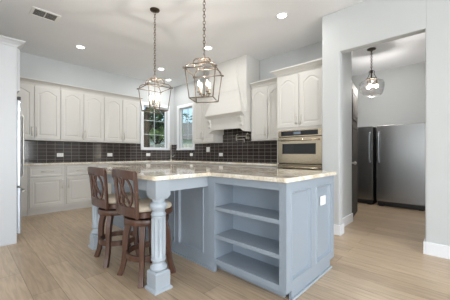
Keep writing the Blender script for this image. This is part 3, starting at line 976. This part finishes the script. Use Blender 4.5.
# ================================================================== PANTRY
def upright(label, y0, y1, ztop, hinge):
    cy = (y0 + y1) / 2
    t = thing('upright_refrigerator', label, 'refrigerator', (6.12, cy, 0), -PI / 2, 'upright steel refrigerators in the pantry')
    hw = (y1 - y0) / 2
    bm = NB(); box(bm, -hw + .004, hw - .004, .075, .68, .06, ztop - .01); obj('body', bm, 'darkp', t, .004)
    bm = NB(); box(bm, -hw + .01, hw - .01, .05, .60, .012, .1); obj('base_grille', bm, 'darkp', t)
    for s in (-1, 1):
        bm = NB(); box(bm, s * (hw - .08) - .04, s * (hw - .08) + .04, .045, .12, 0, .04); obj('foot', bm, 'darkp', t)
    bm = NB(); box(bm, -hw, hw, 0, .07, .105, ztop); d = obj('door', bm, 'fridge', t, .014)
    bm = NB(); hx = hinge * (hw - .055)
    tube(bm, [(hx, 0, ztop - .78), (hx, -.04, ztop - .76), (hx, -.055, ztop - .70), (hx, -.06, ztop - .45), (hx, -.055, ztop - .22), (hx, -.04, ztop - .16), (hx, 0, ztop - .14)], 0, rect=(.034, .02), up=(1, 0, 0))
    obj('handle', bm, 'fridgew', d, .004)
upright('steel upright refrigerator behind the open dark door', 1.40, 2.14, 1.715, 1)
upright('steel upright freezer fully visible through the opening', .50, 1.335, 1.715, -1)

t = thing('glass_pendant', 'clear glass drum pendant lamp hanging in the pantry', 'pendant light', (5.306, 1.238, CZ), 0)
bm = NB(); lathe(bm, [(0, 0), (.075, 0), (.075, -.012), (.05, -.022), (0, -.024)], n=24); smooth_by_angle(obj('canopy', bm, 'bronze', t))
bm = NB()
for i in range(12):
    zc = -.035 - .03 * i
    pts = []
    for k in range(10):
        a = 2 * PI * k / 10
        u, v = .014 * math.cos(a), .021 * math.sin(a)
        pts.append((u, 0, zc + v) if i % 2 else (0, u, zc + v))
    tube(bm, pts, .0045, 5, closed=True)
obj('chain', bm, 'bronze', t, smooth=True)
bm = NB()
lathe(bm, [(.005, -.39), (.02, -.40), (.022, -.43), (.03, -.44), (.012, -.46), (.01, -.56)], n=16)
for k in range(3):
    a = k * 2 * PI / 3 + .4; c_, s_ = math.cos(a), math.sin(a)
    tube(bm, [(.02 * c_, .02 * s_, -.41), (.05 * c_, .05 * s_, -.43), (.045 * c_, .045 * s_, -.48), (.075 * c_, .075 * s_, -.54), (.09 * c_, .09 * s_, -.565)], .006, 6)
lathe(bm, [(.02, -.555), (.10, -.562), (.10, -.57), (.02, -.575)], n=24)
obj('fitter', bm, 'bronze', t, smooth=True)
bm = NB()
prof = [(.10, -.575), (.15, -.59), (.195, -.62), (.21, -.665), (.208, -.73), (.192, -.81), (.17, -.86), (.15, -.88)]
inner = [(r - .004, z) for r, z in prof[::-1]]
rings = []
for r_, z in prof + inner:
    rings.append([(r_ * math.cos(2 * PI * i / 36), r_ * math.sin(2 * PI * i / 36), z) for i in range(36)])
V = [[bm.verts.new(p) for p in r_] for r_ in rings]
for q in range(len(V)):
    A_, B_ = V[q], V[(q + 1) % len(V)]
    for i in range(36): bm.faces.new((A_[i], A_[(i + 1) % 36], B_[(i + 1) % 36], B_[i]))
obj('glass_shade', bm, 'bowl', t, smooth=True)
for k in range(3):
    a = k * 2 * PI / 3 + 1.0; c_, s_ = .085 * math.cos(a), .085 * math.sin(a)
    bm = NB(); lathe(bm, [(.012, -.57), (.014, -.62), (.013, -.672)], (c_, s_, 0), 12); so = obj('socket', bm, 'bronze', t)
    bm = NB(); sphere(bm, (c_, s_, -.70), .027, 12, (1, 1, 1.15)); obj('bulb', bm, 'bulb', so, smooth=True)
lamp('pantry_glow', 'POINT', (0, 0, -.74), (0, 0, 0), 52, (1, .96, .92), t, shadow_soft_size=.05)

# ================================================================== OUTSIDE THE WINDOWS
bm = NB(); box(bm, -8, 34, 6.6, 40, -.35, -.25); o = struct('ground', bm, 'lawn')
bm = NB(); box(bm, 4.7, 34, -12, 6.6, -.36, -.26); o = struct('ground_side', bm, 'lawn')

def leafy(bm, c, rad, n, size, seed):
    g = random.Random(seed)
    for i in range(n):
        while True:
            p = Vector((g.uniform(-1, 1), g.uniform(-1, 1), g.uniform(-1, 1)))
            if p.length < 1: break
        if p.length < .45 and g.random() < .6: p = p.normalized() * g.uniform(.6, 1)
        q = Vector((c[0] + p.x * rad[0], c[1] + p.y * rad[1], c[2] + p.z * rad[2]))
        u = Vector((g.gauss(0, 1), g.gauss(0, 1), g.gauss(0, 1))).normalized()
        v = u.orthogonal().normalized()
        s = size * g.uniform(.6, 1.3)
        pts = [q - u * s, q + v * s * .45, q + u * s, q - v * s * .45]
        bm.faces.new([bm.verts.new(k) for k in pts])

def tree(loc, label, h, crowns, lean, m, seed, tr=.16, size=.14, dens=1.0):
    t = thing('tree', label, 'tree', loc, 0, 'trees outside the windows')
    bm = NB()
    top = Vector((lean[0], lean[1], h))
    pts = [top * s + Vector((.08 * math.sin(s * 7), .08 * math.cos(s * 5) - .08, 0)) for s in [i / 8 for i in range(9)]]
    tube(bm, pts, [tr * (1.25 - .8 * i / 8) for i in range(9)], 10)
    for k, (c, r_) in enumerate(crowns):
        tube(bm, [top * .6, (top * .6 + Vector(c)) / 2 + Vector((0, 0, .1)), Vector(c)], [tr * .45, tr * .3, tr * .12], 7)
    obj('trunk', bm, 'trunk', t, smooth=True)
    bm = NB()
    for k, (c, r_) in enumerate(crowns):
        leafy(bm, c, r_, int(420 * dens), size, seed + k)
    obj('crown', bm, m, t)
    return t
tree((4.72, 8.9, -.25), 'tree with dark leaning trunk close to the left window', 3.6, [((.5, .1, 3.5), (1.3, .9, .8)), ((-.5, .3, 3.7), (1.0, .9, .7)), ((1.3, .5, 2.95), (.9, .7, .55))], (.35, .1), 'leafd', 11, .17)
tree((8.6, 14.2, -.25), 'light green bushy tree seen through the left window', 3.0, [((0, 0, 3.2), (1.6, 1.4, 1.0)), ((-1.1, -.4, 2.9), (1.1, 1.0, .7)), ((1.1, .3, 2.8), (1.1, 1.0, .7))], (.1, .1), 'leafl', 31, .13, .15, 1.3)
tree((10.6, 9.6, -.25), 'leafy tree seen through the right window', 3.6, [((0, 0, 3.6), (1.7, 1.6, 1.0)), ((-.6, .9, 3.1), (1.2, 1.2, .9)), ((.3, -1.0, 3.1), (1.2, 1.2, .9))], (-.2, .2), 'leafd', 51, .15, .15, 1.2)
tree((21.0, 27.0, -.25), 'tall dark tree far beyond the windows', 5.2, [((0, 0, 5.0), (2.6, 2.4, 2.0)), ((-1.8, .4, 3.8), (1.8, 1.8, 1.5)), ((1.8, -.4, 3.8), (1.8, 1.8, 1.5)), ((0, -1.2, 2.8), (1.8, 1.5, 1.2))], (.2, 0), 'leafd', 71, .25, .24, 1.4)

t = thing('neighbour_house', 'pale sided house beyond the lawn outside the left window', 'house', (11.6, 18.2, -.25), R(-30))
bm = NB(); box(bm, -5.5, 5.5, 0, 5, 0, 2.6)
for k in range(12): box(bm, -5.52, 5.52, -.015, 0, .2 * k + .02, .2 * k + .18)
obj('wall', bm, 'siding', t)
bm = NB(); loft(bm, [[(-5.9, -.5, 2.55), (-5.9, 5.5, 2.55), (-5.9, 2.5, 4.3)], [(5.9, -.5, 2.55), (5.9, 5.5, 2.55), (5.9, 2.5, 4.3)]]); obj('roof', bm, 'roofm', t)
for x in (-3.2, 0, 3.2):
    bm = NB(); box(bm, x - .55, x + .55, -.05, -.016, .9, 2.1); wn = obj('window', bm, 'trimw', t)
    bm = NB(); box(bm, x - .47, x + .47, -.06, -.05, .98, 2.02); obj('pane', bm, 'black', wn)

t = thing('garden_fence', 'weathered pale board fence outside the right window', 'fence', (8.6, 9.4, -.25), R(-50))
bm = NB()
for k in range(50):
    x = -5 + .2 * k
    box(bm, x, x + .185, -.012, .012, .05, 1.85 + .02 * math.sin(k * 1.7))
obj('boards', bm, 'fencem', t)
bm = NB()
for z in (.4, 1.5): box(bm, -5, 5, .013, .06, z, z + .09)
obj('rails', bm, 'fencem', t)
